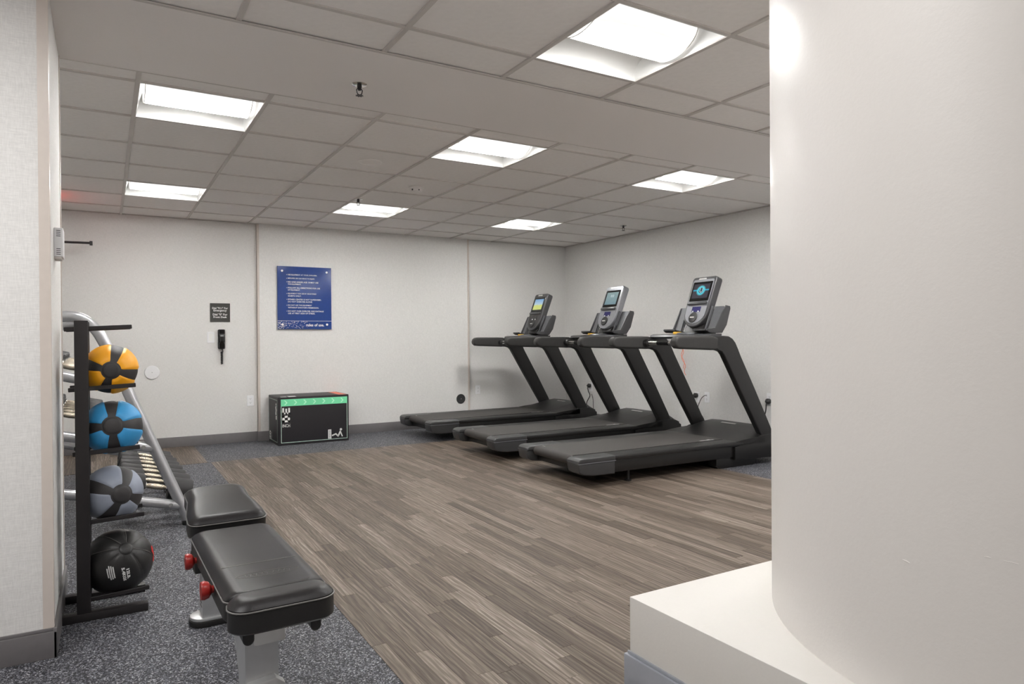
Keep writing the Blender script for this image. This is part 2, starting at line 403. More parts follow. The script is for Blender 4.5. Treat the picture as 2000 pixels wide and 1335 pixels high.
lamp_words = {('N', 5, 3): 'square recessed ceiling light nearest the column, in the near field of tiles',
 ('M', 2, 1): 'recessed ceiling light just beyond the smooth band near the left wall end', ('M', 2, 5): 'recessed ceiling light by the back wall above the dumbbell rack',
 ('M', 5, 1): 'recessed ceiling light just beyond the smooth band above mid room', ('M', 5, 5): 'recessed ceiling light by the back wall above the black foam box',
 ('M', 8, 1): 'recessed ceiling light above the nearest treadmill beside the right wall', ('M', 8, 5): 'recessed ceiling light by the back corner above the farthest treadmill'}
protoL = None
for tagc, i, j, x0, x1, y0, y1 in cells:
    cx, cy = (x0+x1)/2, (y0+y1)/2
    if protoL is None:
        L = thing('ceiling_light', '', 'ceiling light', (cx, cy, H), 0, 'square recessed ceiling lights'); a = .293
        for s_ in (-1, 1):
            hb = MB()
            hb.prism([(s_*a, .002), (s_*a, .006)]+[(s_*(.15+(a-.15)*math.cos(math.radians(q))), .006+.085*math.sin(math.radians(q))) for q in range(10, 91, 16)]+[(s_*.15, .096), (s_*(a+.004), .096), (s_*(a+.004), .002)], -a, a, 'yz')
            hb.build('reflector', 'lamp_white', L, 40)
            MB().prism([(s_*a, .002), (s_*(a+.006), .002), (s_*(a+.006), .1), (s_*.268, .1), (s_*.266, .094)], -a, a, 'xz').build('end_plate', 'lamp_white', L, 0)
        MB().box(-a-.006, a+.006, -a, a, .096, .104).build('housing', 'lamp_white', L, 0)
        for s_ in (-1, 1):
            MB().box(-a-.006, a+.006, *sorted((s_*a, s_*(a+.006))), -.002, .004).build('frame_bar', 'lamp_white', L, 0)
            MB().box(*sorted((s_*a, s_*(a+.006))), -a, a, -.002, .004).build('frame_bar', 'lamp_white', L, 0)
        ln = MB().prism([(.155*math.cos(math.radians(q)), .093-.09*math.sin(math.radians(q))) for q in range(0, 181, 12)], -.262, .262, 'yz', .004, 1)
        LENS = ln.build('lens', 'lens_far', L, 50)
        for s_ in (-1, 1):
            MB().prism([(.16*math.cos(math.radians(q)), .094-.094*math.sin(math.radians(q))) for q in range(0, 181, 12)], *sorted((s_*.262, s_*.2635)), 'yz').build('lens_end', 'lens_far', L, 50)
            MB().tube([(s_*.2632, .159*math.cos(math.radians(q)), .094-.0925*math.sin(math.radians(q))) for q in range(0, 181, 12)], .0022, 6).build('lens_edge', 'tee', L, 50)
        protoL = L; o = L
    else: o = dup(protoL, (cx, cy, H))
    o['label'] = lamp_words[(tagc, i, j)]
    if tagc == 'N':
        for c in o.children:
            if c.name.split('.')[0] in ('lens', 'lens_end'): c.data = c.data.copy(); c.data.materials[0] = M['lens_near']

# sprinklers, detectors
def sprinkler(x, y, z, label):
    s_ = thing('fire_sprinkler', label, 'sprinkler', (x, y, z), 0, 'pendant fire sprinklers')
    MB().lathe([(.038, 0), (.038, -.003), (.03, -.006), (.012, -.006)], seg=28).build('escutcheon', 'chrome', s_)
    b_ = MB().lathe([(.012, -.006), (.012, -.016), (.008, -.02), (.008, -.03)], seg=16)
    for q in (-1, 1): b_.tube([(q*.008, 0, -.02), (q*.015, 0, -.03), (q*.012, 0, -.045), (q*.003, 0, -.055)], .0025, 8)
    b_.build('frame', 'rack_black', s_)
    d_ = MB().cyl((0, 0, -.055), (0, 0, -.0575), .015, seg=20)
    for q in range(8): d_.box(.012, .02, -.002, .002, -.0578, -.0562, mat=Matrix.Rotation(q*PI/4, 4, 'Z'))
    d_.build('deflector', 'rack_black', s_)
sprinkler(1.105, 3.338, H-.004, 'fire sprinkler hanging from the smooth ceiling band')
sprinkler(2.006, 6.12, H+.002, 'fire sprinkler beside the ceiling light above the black foam box')
sprinkler(5.123, 6.12, H+.002, 'fire sprinkler near the right wall above the treadmills')
sd = thing('smoke_detector', 'small white smoke detector on a tile beyond the mid room ceiling light', 'smoke detector', (2.283, 5.42, H+.002))
MB().lathe([(.062, 0), (.062, -.008), (.05, -.012), (.046, -.03), (.03, -.04), (0, -.041)], seg=32).build('body', 'tile', sd)
MB().box(-.05, -.042, -.03, -.018, -.03, -.018).box(.0, .008, -.05, -.044, -.03, -.02).build('vent', 'slot_dark', sd)
sp = thing('ceiling_speaker', 'faint flat round white ceiling cover near the middle of the ceiling tiles', 'speaker', (1.662, 4.79, H+.003))
MB().lathe([(.085, 0), (.085, -.004), (.076, -.006), (.074, -.003), (0, -.003)], seg=40).build('grille', 'tile', sp)

# ------------------------------------------------------------------ wood strips laid in the floor
def project(x, y, z=0):
    v = Vector((x, y, z-1.12)); d = v.dot(fw)
    return (1000+1342*v.dot(rt)/d, 667.5-1342*v.dot(up)/d, d) if d > .05 else None
W = .058
strips = []
def field(x0, x1, y0, y1):
    n = max(1, round((x1-x0)/W)); ww = (x1-x0)/n
    for i in range(n):
        y = y0-random.uniform(0, .7)
        while y < y1:
            ln = random.choice((.42, .6, .75, .9, 1.05))+random.uniform(-.06, .06)
            a, b = max(y, y0), min(y+ln, y1)
            if b-a > .02: strips.append((x0+i*ww, x0+(i+1)*ww, a, b))
            y += ln
field(.824, 4.465, .3, 6.80)
field(AX, .80, 6.80, D-.013)
def in_plinth(s_): return s_[0] > px0-.03 and s_[2] < py1+.02 and s_[3] < py1+.02
strips = [s_ for s_ in strips if not in_plinth(s_)]
cut = []
for s_ in strips:                                 # strips that run under the plinth stop at its baseboard
    if s_[1] > px0-.016 and s_[2] < py1+.016 and s_[0] < px1: s_ = (s_[0], s_[1], py1+.016, s_[3])
    if s_[3]-s_[2] > .01: cut.append(s_)
def seen(s_):
    q = [project(x, y) for x in s_[:2] for y in s_[2:]]
    if any(p is None for p in q): return 0
    cxp, cyp = sum(p[0] for p in q)/4, sum(p[1] for p in q)/4
    if not (-60 < cxp < 1560 and cyp < 1420): return 0
    d = sum(p[2] for p in q)/4
    return (s_[1]-s_[0])*(s_[3]-s_[2])/d**3
cut.sort(key=seen, reverse=True)
rest = MB()
for k, (x0, x1, y0, y1) in enumerate(cut):
    g_ = .0006
    if k < 290:
        h_ = .0020+random.uniform(0, .0004)
        o = MB().box(-(x1-x0)/2+g_, (x1-x0)/2-g_, -(y1-y0)/2+g_, (y1-y0)/2-g_, 0, h_).build('wood_strip', 'wood', floor, 0)
        o.location = ((x0+x1)/2, (y0+y1)/2, 0)
    else: rest.box(x0+g_, x1-g_, y0+g_, y1-g_, 0, .0020+random.uniform(0, .0004))
ro = rest.build('wood_strips', 'wood', floor, 0); ro['kind'] = 'stuff'

# ------------------------------------------------------------------ treadmills
def treadmill(kind):
    T = thing('treadmill', '', 'treadmill', (0, 0, 0), 0, 'treadmills along the right wall')
    # lower frame, deck and belt
    MB().prism([(.10, .105), (.30, .09), (1.66, .085), (2.2, .06), (2.23, .09), (2.23, .2), (1.7, .186), (.1, .186)], -.415, .415, 'xz', .012).build('deck_frame', 'deck_black', T)
    for s_ in (-1, 1):
        MB().prism(rrect(.25, 1.80, .184, .222, .012, 3), *sorted((s_*.272, s_*.44)), 'xz', .012).build('side_rail', 'black_plastic', T)
        c_ = MB().prism([(0, .165), (.012, .12), (.05, .10), (.14, .088), (.34, .086), (.34, .182), (.0, .186)], *sorted((s_*.292, s_*.443)), 'xz', .014, 3)
        c_.prism([(.0, .188), (.003, .205), (.022, .22), (.05, .224), (.342, .224), (.342, .186)], *sorted((s_*.285, s_*.445)), 'xz', .012, 3)
        lab(c_.build('end_cap', 'cap_grey', T), 'dark grey rounded rear end cap')
        MB().box(.0015, .345, *sorted((s_*.40, s_*.4462)), .1845, .1885).build('end_cap_line', 'face_silver', T)
        MB().box(.345, 1.8, *sorted((s_*.412, s_*.4185)), .180, .1835).build('trim_line', 'cap_grey', T)
    MB().cyl((.085, -.285, .185), (.085, .285, .185), .033, seg=24).build('roller', 'chrome', T)
    bp = [(.085+.0375*math.cos(math.radians(q)), .187+.0375*math.sin(math.radians(q))) for q in range(90, 271, 15)]
    bp += [(1.75, .1495), (1.75, .2245)]
    MB().prism(bp, -.268, .268, 'xz').build('belt', 'belt', T)
    MB().box(.115, .122, .20, .24, .2244, .2252).box(1.40, 1.56, -.262, -.243, .2244, .2252).box(1.50, 1.53, -.24, -.225, .2244, .2252).build('belt_mark', 'badge', T)
    # motor hood
    secs = []
    for x, hw, zs, tw_, zt in ((1.64, .438, .2225, .24, .224), (1.72, .44, .232, .25, .244), (1.84, .44, .242, .26, .282), (1.98, .44, .25, .27, .309), (2.08, .438, .252, .27, .318), (2.17, .43, .245, .26, .308), (2.225, .42, .225, .25, .27), (2.24, .41, .2, .25, .24)):
        secs.append([(x, -hw, .19), (x, -hw, zs), (x, -tw_-.02, zt-.004), (x, -tw_, zt), (x, tw_, zt), (x, tw_+.02, zt-.004), (x, hw, zs), (x, hw, .19)])
    hood = MB().loft(secs).build('motor_hood', 'black_plastic', T, 25)
    MB().box(-.012, .012, -.085, .085, -.001, .002, .0008, 1, Matrix.Translation((2.0, -.01, .3135)) @ Matrix.Rotation(-.13, 4, 'Y')).build('badge', 'badge', hood)
    # side covers where the uprights meet the frame, feet and transport wheels
    for s_ in (-1, 1):
        MB().prism([(1.62, .07), (2.16, .05), (2.24, .08), (2.24, .2), (2.12, .262), (1.93, .258), (1.78, .2), (1.62, .18)], *sorted((s_*.405, s_*.44)), 'xz', .012).build('side_cover', 'deck_black', T)
        MB().prism([(1.47, 0), (1.88, 0), (1.92, .02), (1.92, .09), (1.44, .09), (1.44, .02)], *sorted((s_*.30, s_*.40)), 'xz', .008).build('front_foot', 'deck_black', T)
        MB().cyl((.52, s_*.37, 0), (.52, s_*.37, .016), .026, seg=18).cyl((.52, s_*.37, .016), (.52, s_*.37, .1), .012, seg=12).build('levelling_foot', 'deck_black', T)
        # upright and rail in one sweep
        up_ = [(1.37, 1.008), (1.40, 1.112), (1.50, 1.124), (1.56, 1.120), (1.605, 1.10), (1.64, 1.065), (1.672, 1.01), (1.70, .955), (1.885, .645), (2.065, .33), (2.13, .2), (2.13, .12), (1.99, .12), (1.985, .2), (1.69, .66), (1.50, .965), (1.475, .99), (1.43, 1.004)]
        MB().prism(up_, *sorted((s_*.375, s_*.435)), 'xz', .014, 3).build('upright', 'black_plastic', T)
        gp = [(.958, 1.045), (.952, 1.072), (.962, 1.102), (.985, 1.12), (1.02, 1.125), (1.30, 1.125), (1.375, 1.122), (1.43, 1.108), (1.43, 1.012), (1.36, 1.006), (1.05, 1.018), (.985, 1.024)]
        lab(MB().prism(gp, *sorted((s_*.367, s_*.443)), 'xz', .022, 4).build('hand_grip', 'grip_dark', T), 'padded grip of the side handrail')
    # cross bar with pulse grips and the console shelf between the rails
    cb = MB().cyl((1.335, -.39, 1.062), (1.335, .39, 1.062), .020, seg=18)
    lab(cb.build('grip_bar', 'chrome', T), 'chrome pulse grip bar')
    for s_ in (-1, 1):
        MB().lathe([(.02, 0), (.036, .004), (.037, .03), (.03, .048), (.02, .05)], (1.335, s_*.372, 1.062), (0, -s_, 0), 20).build('grip_collar', 'black_plastic', T)
        MB().cyl((1.335, s_*.05, 1.062), (1.335, s_*.20, 1.062), .0205, seg=18).build('grip_sleeve', 'gloss_black', T)
    sh = MB().prism([(1.39, 1.118), (1.40, 1.135), (1.43, 1.142), (1.48, 1.143), (1.49, 1.13), (1.47, 1.1), (1.42, 1.106)], -.375, .375, 'xz', .005).prism([(1.47, 1.105), (1.47, 1.142), (1.70, 1.144), (1.70, 1.105)], -.22, .22, 'xz', .005)
    sh.build('console_shelf', 'console_dark', T)
    MB().lathe([(.12, 0), (.11, .01), (.08, .014), (0, .014)], (1.53, 0, 1.143), seg=28).build('shelf_dish', 'tray_grey', T)
    MB().box(1.44, 1.50, .07, .12, 1.141, 1.162, .006).build('stop_key', 'yellow', T)
    # console
    al = math.radians(21)
    Mx = Matrix(((0, math.sin(al), -math.cos(al), 1.552), (1, 0, 0, 0), (0, math.cos(al), math.sin(al), 1.207), (0, 0, 0, 1)))
    # face frame: a -> local y (left), b -> up the face, c -> out towards the runner; mirrored so that a reads left to right
    Mx = Mx @ Matrix(((-1, 0, 0, 0), (0, 1, 0, 0), (0, 0, 1, 0), (0, 0, 0, 1)))
    def outline(hw0, hw1, top, low, rr):
        pts = [(hw0*math.cos(math.radians(q)), low+(.135-low)*(1+math.sin(math.radians(q)))) for q in range(180, 361, 15)]
        pts += [(hw1, top-rr)]+[(hw1-rr+rr*math.cos(math.radians(q)), top-rr+rr*math.sin(math.radians(q))) for q in (30, 60, 90)]
        pts += [(-hw1+rr+rr*math.cos(math.radians(q)), top-rr+rr*math.sin(math.radians(q))) for q in (90, 120, 150)]+[(-hw1, top-rr)]
        return pts
    silver = kind != 1
    C_ = MB().prism(outline(.142, .15, .49, 0, .03), -.075, 0, 'xy', .012, 3, Mx).build('console', 'console_dark' if kind != 2 else 'face_silver', T, 40)
    MB().prism(outline(.122, .128, .462, .03, .02), 0, .003, 'xy', .0015, 1, Mx).build('face_plate', 'face_silver' if silver else 'face_black', C_, 40)
    MB().prism(rrect(-.118, .118, .247, .437, .008, 3), .002, .006, 'xy', .001, 1, Mx).build('screen_bezel', 'gloss_black', C_, 40)
    scr = MB().prism([(-.096, .275), (.096, .275), (.096, .415), (-.096, .415)], .006, .0068, 'xy', 0, 1, Mx).build('screen', 'screen_%d' % kind, C_, 0)
    MB().prism([(-.075, .452), (.03, .452), (.02, .476), (-.065, .476)], .0005, .0022, 'xy', 0, 1, Mx).build('maker_plate', 'badge', C_, 0)
    MB().box(-.118, .118, .212, .236, 0, .022, .005, 2, Mx).build('reading_ledge', 'console_dark', C_, 40)
    MB().prism(rrect(-.05, .055, .142, .192, .004, 2), .002, .005, 'xy', 0, 1, Mx).build('key_display', 'navy' if silver else 'gloss_black', C_, 0)
    kb = MB()
    for q in (-.03, .035): kb.cyl(Mx @ Vector((q, .146, .003)), Mx @ Vector((q, .146, .008)), .007, seg=12)
    kb.build('key_light', 'white_plastic', C_)
    MB().lathe([(.048, 0), (.05, .006), (.044, .01), (.03, .008), (0, .008)], Mx @ Vector((-.01, .088, .002)), Mx.to_3x3() @ Vector((0, 0, 1)), 28).build('dial', 'black_plastic', C_)
    MB().prism(rrect(-.04, .01, .082, .094, .004, 2), .01, .013, 'xy', 0, 1, Mx).build('dial_key', 'badge', C_, 0)
    MB().prism([(1.55, 1.14), (1.575, 1.2), (1.63, 1.27), (1.72, 1.37), (1.76, 1.36), (1.77, 1.2), (1.75, 1.14)], -.105, .105, 'xz', .015).build('console_neck', 'deck_black', T)
    # trays either side of the console
    for s_ in (-1, 1):
        K = MB().prism([(1.585, 1.165), (1.595, 1.16), (1.700, 1.375), (1.688, 1.385)], *sorted((s_*.15, s_*.26)), 'xz', .003, 1)
        tr = lab(K.build('side_tray', 'tray_grey', T), 'grey tray beside the console')
        lp = MB().prism([(1.475, 1.178), (1.460, 1.186), (1.456, 1.172), (1.480, 1.158), (1.550, 1.148), (1.650, 1.15), (1.650, 1.166), (1.570, 1.163)], *sorted((s_*.11, s_*.265)), 'xz', .006)
        lp.build('tray_lip', 'deck_black', tr)
        MB().prism([(1.470, 1.186), (1.466, 1.172), (1.490, 1.155), (1.570, 1.148), (1.650, 1.15), (1.705, 1.22), (1.750, 1.36), (1.747, 1.385), (1.700, 1.392), (1.650, 1.33), (1.570, 1.195)] if s_ < 0 else [(1.470, 1.186), (1.466, 1.172), (1.490, 1.155), (1.570, 1.150), (1.610, 1.16), (1.710, 1.375), (1.700, 1.386), (1.680, 1.384), (1.575, 1.18)], *sorted((s_*.258, s_*.275)), 'xz', .007).build('tray_wall', 'console_dark', tr)
        MB().prism([(1.560, 1.17), (1.575, 1.165), (1.675, 1.385), (1.650, 1.39)], *sorted((s_*.145, s_*.158)), 'xz', .004).build('tray_wall', 'tray_grey', tr)
    return T

def screen_mat(k):
    t = NT('screen_%d' % k); tc = t.node('ShaderNodeTexCoord'); sp_ = t.node('ShaderNodeSeparateXYZ'); t.link(tc.outputs['Generated'], sp_.inputs[0])
    u, v = sp_.outputs[1], sp_.outputs[2]         # generated: y runs right to left for the runner, z runs up
    if k == 3:
        line = t.math('MULTIPLY', t.ramp(t.math('ABSOLUTE', t.math('SUBTRACT', v, .56)), [(0, (1, 1, 1, 1)), (.07, (0, 0, 0, 1))]), 1.0)
        col = t.mix(line, lin((58, 56, 66)), lin((40, 190, 226)))
        dx, dy = t.math('SUBTRACT', u, .5), t.math('MULTIPLY', t.math('SUBTRACT', v, .54), .8)
        r_ = t.math('SQRT', t.math('ADD', t.math('MULTIPLY', dx, dx), t.math('MULTIPLY', dy, dy)))
        col = t.mix(t.ramp(r_, [(.0, (0, 0, 0, 1)), (.13, (0, 0, 0, 1)), (.17, (1, 1, 1, 1)), (.21, (1, 1, 1, 1)), (.30, (0, 0, 0, 1))]), col, lin((90, 214, 232)))
        col = t.mix(t.ramp(r_, [(.10, (1, 1, 1, 1)), (.14, (0, 0, 0, 1))]), col, lin((44, 76, 92)))
    elif k == 2:
        col = t.mix(t.ramp(v, [(0, (0, 0, 0, 1)), (1, (1, 1, 1, 1))]), lin((120, 150, 158)), lin((150, 172, 170)))
        n_ = t.noise(tc.outputs['Generated'], 5, 3); col = t.mix(t.math('MULTIPLY', n_, .5), col, lin((104, 128, 140)))
    else:
        sky = t.ramp(v, [(.4, (188, 210, 222)), (1, (110, 160, 208))])
        n_ = t.math('ADD', v, t.math('MULTIPLY', t.noise(tc.outputs['Generated'], 3, 3), .35))
        col = t.mix(t.ramp(n_, [(.56, (1, 1, 1, 1)), (.62, (0, 0, 0, 1))]), sky, lin((206, 214, 120)))
    t.b.inputs['Base Color'].default_value = (.01, .01, .01, 1); t.b.inputs['Roughness'].default_value = .15
    t.link(col, t.b.inputs['Emission Color']); t.b.inputs['Emission Strength'].default_value = .9; M['screen_%d' % k] = t.m
for k in (1, 2, 3): screen_mat(k)
for k, (x, y, a, words) in {3: (2.985, 4.52, -1.2, 'black treadmill nearest the column, its lit screen showing a cyan line and emblem'),
        2: (2.985, 5.79, -1.0, 'middle black treadmill of the row, silver console with a pale grey blue screen'),
        1: (2.985, 7.20, 0.0, 'black treadmill nearest the back wall, its screen showing blue sky over yellow green')}.items():
    T = treadmill(k); T.location = (x, y, 0); T.rotation_euler = (0, 0, math.radians(a)); T['label'] = words
    if k in (2, 3):      # emblem on the lit screens
        al = math.radians(21)
        Mx = Matrix(((0, math.sin(al), -math.cos(al), 1.552), (-1, 0, 0, 0), (0, math.cos(al), math.sin(al), 1.207), (0, 0, 0, 1)))
        con = [c for c in T.children if c.name.startswith('console') and c.name.split('.')[0] == 'console'][0]
        if k == 3: em = text_mesh('U', height=.045); pos_ = (-.016, .352, .0072)
        else: em = text_mesh('0.0', height=.03); pos_ = (-.02, .372, .0072)
        put_text(em, 'screen_emblem', 'screen_white', con, Mx @ Matrix.Translation(pos_))

# ------------------------------------------------------------------ outlets, plugs and cords
def outlet(p, wall, label):
    o = thing('wall_outlet', label, 'outlet', p, 0 if wall == 'back' else -PI/2, 'white wall outlets')
    MB().prism(rrect(-.035, .035, -.0575, .0575, .005, 2), -.006, 0, 'xz', .002, 1).build('cover_plate', 'white_plastic', o)
    f_ = MB(); s_ = MB()
    for z in (-.0205, .0205):
        f_.prism(rrect(-.0165, .0165, z-.0145, z+.0145, .006, 3), -.008, -.006, 'xz')
        for q in (-.006, .006): s_.box(q-.001, q+.001, -.0086, -.008, z-.001, z+.007)
        s_.cyl((0, -.008, z-.008), (0, -.0086, z-.008), .0025, seg=10)
    f_.build('receptacle', 'white_plastic', o); s_.build('slot', 'slot_dark', o, 0); return o
outlet((1.374, D, .447), 'back', 'white outlet on the back wall left of the black foam box')
outlet((4.20, D, .443), 'back', 'white outlet on the back wall right of the dark round cover')
outlet((RX, 5.466, .452), 'right', 'white outlet with a black plug behind the nearest treadmill, left of two')
outlet((RX, 5.322, .460), 'right', 'white outlet low on the right wall, right one of the two side by side')
outlet((RX, 7.393, .452), 'right', 'white outlet on the right wall behind the middle treadmill')
outlet((RX, 4.505, .50), 'right', 'white outlet at the edge of the column beside the nearest treadmill')
def curve_pts(P, n=10):
    out = []; P = [Vector(p) for p in P]; Q = [2*P[0]-P[1]]+P+[2*P[-1]-P[-2]]
    for i in range(1, len(Q)-2):
        a, b, c, d = Q[i-1:i+3]
        for k in range(n):
            t_ = k/n; out.append(.5*((2*b)+(c-a)*t_+(2*a-5*b+4*c-d)*t_**2+(3*b-a-3*c+d)*t_**3))
    return out+[P[-1]]
def cord(path, label, plug=True, mat='cable', r=.0055):
    o = thing('power_cord', label, 'power cord', path[0])
    MB().tube(curve_pts([Vector(p)-Vector(path[0]) for p in path]), r, 8).build('cable', mat, o)
    if plug: MB().lathe([(.012, .0), (.026, .004), (.028, .03), (.02, .04), (.009, .055)], (.0, 0, 0), (-1, 0, 0), 18).build('plug', 'cable', o)
    return o
cord([(RX-.009, 5.466, .472), (RX-.06, 5.463, .455), (RX-.075, 5.45, .40), (RX-.06, 5.40, .32), (RX-.05, 5.33, .23), (RX-.06, 5.29, .13), (RX-.1, 5.31, .04), (RX-.2, 5.25, .02), (RX-.3, 5.0, .015)], 'thick black power cord of the nearest treadmill plugged in at the right wall')
cord([(RX-.009, 5.322, .482), (RX-.03, 5.34, .475), (RX-.04, 5.38, .43), (RX-.05, 5.43, .30), (RX-.06, 5.45, .15), (RX-.08, 5.47, .02)], 'thin black cable from the right outlet of the pair', False, r=.0035)
cord([(RX-.009, 7.393, .472), (RX-.055, 7.39, .455), (RX-.06, 7.37, .40), (RX-.05, 7.35, .34), (RX-.05, 7.42, .24), (RX-.06, 7.40, .12), (RX-.09, 7.37, .02)], 'black power cord hanging at the outlet behind the middle treadmill')
cord([(RX-.02, 7.35, .36), (RX-.03, 7.31, .30), (RX-.03, 7.30, .18), (RX-.05, 7.25, .02)], 'thin black cable beside the middle treadmill plug', False, r=.0035)
cord([(RX-.009, 4.505, .48), (RX-.055, 4.502, .46), (RX-.06, 4.51, .38), (RX-.05, 4.56, .25), (RX-.08, 4.6, .02)], 'black power cord at the edge of the column')
oc = thing('orange_cord', 'thin orange cord dangling on the wall behind the nearest treadmill console', 'cord', (RX-.03, 5.66, 1.06))
MB().tube([(0, .018*math.sin(z*42)-.05*max(0, (z-.15))/.2, -z) for z in [k*.012 for k in range(32)]], .003, 6).tube([(-.004, .014*math.cos(z*42)-.05*max(0, (z-.15))/.2, -z) for z in [k*.012 for k in range(26)]], .003, 6).build('cable', 'orange_cord', oc)

# ------------------------------------------------------------------ things on the back wall
WY = D-.035
sg = thing('rules_sign', 'blue glossy gym rules sign on the back wall above the black foam box', 'sign', (1.962, WY, 1.585))
MB().box(-.302, .302, -.022, -.014, -.353, .353, .001, 1).build('panel', 'blue_sign', sg, 0)
for q in (-.25, .25):
    for z in (-.3, .3):
        MB().cyl((q, 0, z), (q, -.026, z), .0125, seg=20, bev=.002).build('standoff', 'white_plastic', sg)
MB().box(-.302, .302, -.0228, -.0222, -.2605, -.2575).build('rule_line', 'white_print', sg, 0)
rows = [('USE EQUIPMENT AT YOUR OWN RISK.', 1), ('IMPROPER USE CAN RESULT IN INJURY.', 1), ('NO ONE UNDER AGE 18 MAY USE', 1), ('THE EQUIPMENT.', 0), ('FOLLOW ALL DIRECTIONS FOR USE', 1), ('OF EQUIPMENT.', 0), ('EQUIPMENT FOR USE BY REGISTERED', 1), ('GUESTS ONLY.', 0), ('FITNESS CENTER IS NOT SUPERVISED.', 1), ('DO NOT EXERCISE ALONE.', 0), ("DO NOT USE THIS EQUIPMENT", 1), ("WITHOUT DOCTOR'S PERMISSION.", 0), ('DO NOT OVER EXERCISE. DISCONTINUE', 1), ('USE AT FIRST SIGN OF STRESS.', 0)]
z = .258; bl = MB()
me_all = None
for k, (line, first) in enumerate(rows):
    if k: z -= .040 if first else .0255
    if first: bl.cyl((-.2, -.0222, z), (-.2, -.0228, z), .0035, seg=8)
    me = text_mesh(line, height=.0165, bold=.018); wd = max(v.co.x for v in me.vertices)
    fx = min(1, .40/wd); me.transform(Matrix.Diagonal((fx, 1, 1, 1)))
    put_text(me, 'rule_text', 'white_print', sg, FRONT(-.188, -.0226, z))
bl.build('bullets', 'white_print', sg, 0)
put_text(text_mesh('rules of use.', width=.205, bold=.03, align='RIGHT'), 'rules_title', 'white_print', sg, FRONT(.216, -.0226, -.305))
dots = MB(); rr_ = random.Random(3)
for k in range(150):
    a = rr_.random()**1.5; x = -.298+a*.34; zz = -.347+rr_.random()*.085
    s_ = rr_.uniform(.0012, .0034); dots.box(x-s_, x+s_, -.0227, -.0222, zz-s_, zz+s_, mat=None)
do = dots.build('speckle', 'white_print', sg, 0); do['kind'] = 'stuff'
es = thing('emergency_sign', 'small square charcoal emergency dialling sign above the wall phone', 'sign', (1.073, D, 1.411))
MB().box(-.1, .1, -.008, 0, -.1, .1, .001, 1).build('panel', 'sign_dark', es, 0)
for line, z, wd in (('Dial "911" For', .048, .158), ('Emergency', .020, .132), ('Dial "0" For', -.020, .146), ('Front Desk', -.048, .134)):
    put_text(text_mesh(line, width=wd, bold=.02, align='CENTER'), 'sign_text', 'white_print', es, FRONT(0, -.0085, z))
sw = thing('blank_plate', 'white blank wall plate left of the black wall phone', 'wall plate', (.978, D, 1.145))
MB().prism(rrect(-.036, .036, -.058, .058, .004, 2), -.006, 0, 'xz', .002, 1).build('cover_plate', 'white_plastic', sw)
MB().prism(rrect(-.02, .02, -.04, .04, .003, 2), -.0085, -.006, 'xz').build('insert', 'lamp_white', sw)
ph = thing('wall_phone', 'black wall phone with its coiled cord hanging, below the emergency sign', 'telephone', (1.083, D, 1.125))
MB().prism(rrect(-.036, .036, -.105, .105, .012, 3), -.03, 0, 'xz', .006).build('base', 'gloss_black', ph)
MB().prism([(-.037, -.034), (-.037, .024), (.037, .024), (.037, -.034)], -.026, -.012, 'xz').build('side_strip', 'badge', ph)
hs = MB().loft([[(a_*wd, -.03-dp+dq, z) for a_, dq in ((-1, .012), (-.8, 0), (.8, 0), (1, .012), (.9, .03), (-.9, .03))] for z, wd, dp in ((.098, .026, .016), (.085, .032, .024), (.055, .031, .026), (.035, .022, .03), (-.03, .022, .03), (-.05, .031, .026), (-.085, .032, .024), (-.098, .026, .016))])
hs.build('handset', 'gloss_black', ph, 30)
cc = [(.010*math.cos(q*1.9)*(1 if q < 60 else .9)+.0, -.03+.008*math.sin(q*1.9), -.105-.028-q*.00165) for q in range(0, 82)]
MB().tube([(0, -.04, -.1), (.004, -.036, -.118)]+cc, .004, 6).tube([(.008, -.02, -.1), (.014, -.025, -.135), (.006, -.03, -.15)], .003, 6).build('coiled_cord', 'cable', ph)
def disc(name, label, cat, p, r, mat, rings=0):
    o = thing(name, label, cat, p)
    MB().lathe([(r, 0), (r, .006), (r*.93, .01), (0, .011)], (0, 0, 0), (0, -1, 0), 40).build('cover', mat, o)
    for k in range(rings):
        q = r*(.75-.24*k); MB().lathe([(q, .010), (q, .0125), (q*.88, .0125), (q*.86, .010)], (0, 0, 0), (0, -1, 0), 32).build('ring', mat, o)
    MB().cyl((0, -.010, 0), (0, -.0128, 0), r*.07, seg=12).build('screw', 'badge', o); return o
disc('round_cover', 'white round blank cover on the back wall beside the orange ball', 'wall cover', (.418, D, .787), .071, 'white_plastic')
disc('dark_round_cover', 'black round ringed cover low on the back wall near the treadmills', 'wall cover', (3.934, WY, .339), .062, 'cap_grey', 3)
wbm = thing('wall_bar', 'dark thin metal bar jutting out high on the left before the back wall', 'bar', (-.5, D-.22, 2.045))
MB().cyl((-.35, 0, 0), (.40, 0, .012), .011, seg=12).build('rod', 'iron', wbm)
MB().box(.385, .41, -.016, .016, -.01, .03, .003).build('end_stop', 'iron', wbm)
MB().box(-.36, -.33, -.02, .22, -.02, .02, .003).build('bracket', 'iron', wbm)
th = thing('thermostat', 'white thermostat box with vent slots on the end of the left wall', 'thermostat', (-.165, 3.24, 1.502))
MB().box(0, .030, -.055, .055, -.056, .056, .003).build('case', 'white_plastic', th)
MB().box(0, .024, -.05, .05, -.064, -.056, .002).build('foot_plate', 'tee', th)
v_ = MB()
for z in [.045, .038, .031, .024, -.026, -.033, -.040, -.047]: v_.box(.008, .022, -.0556, -.0548, z-.0012, z+.0012)
v_.build('vent_slots', 'slot_dark', th, 0)

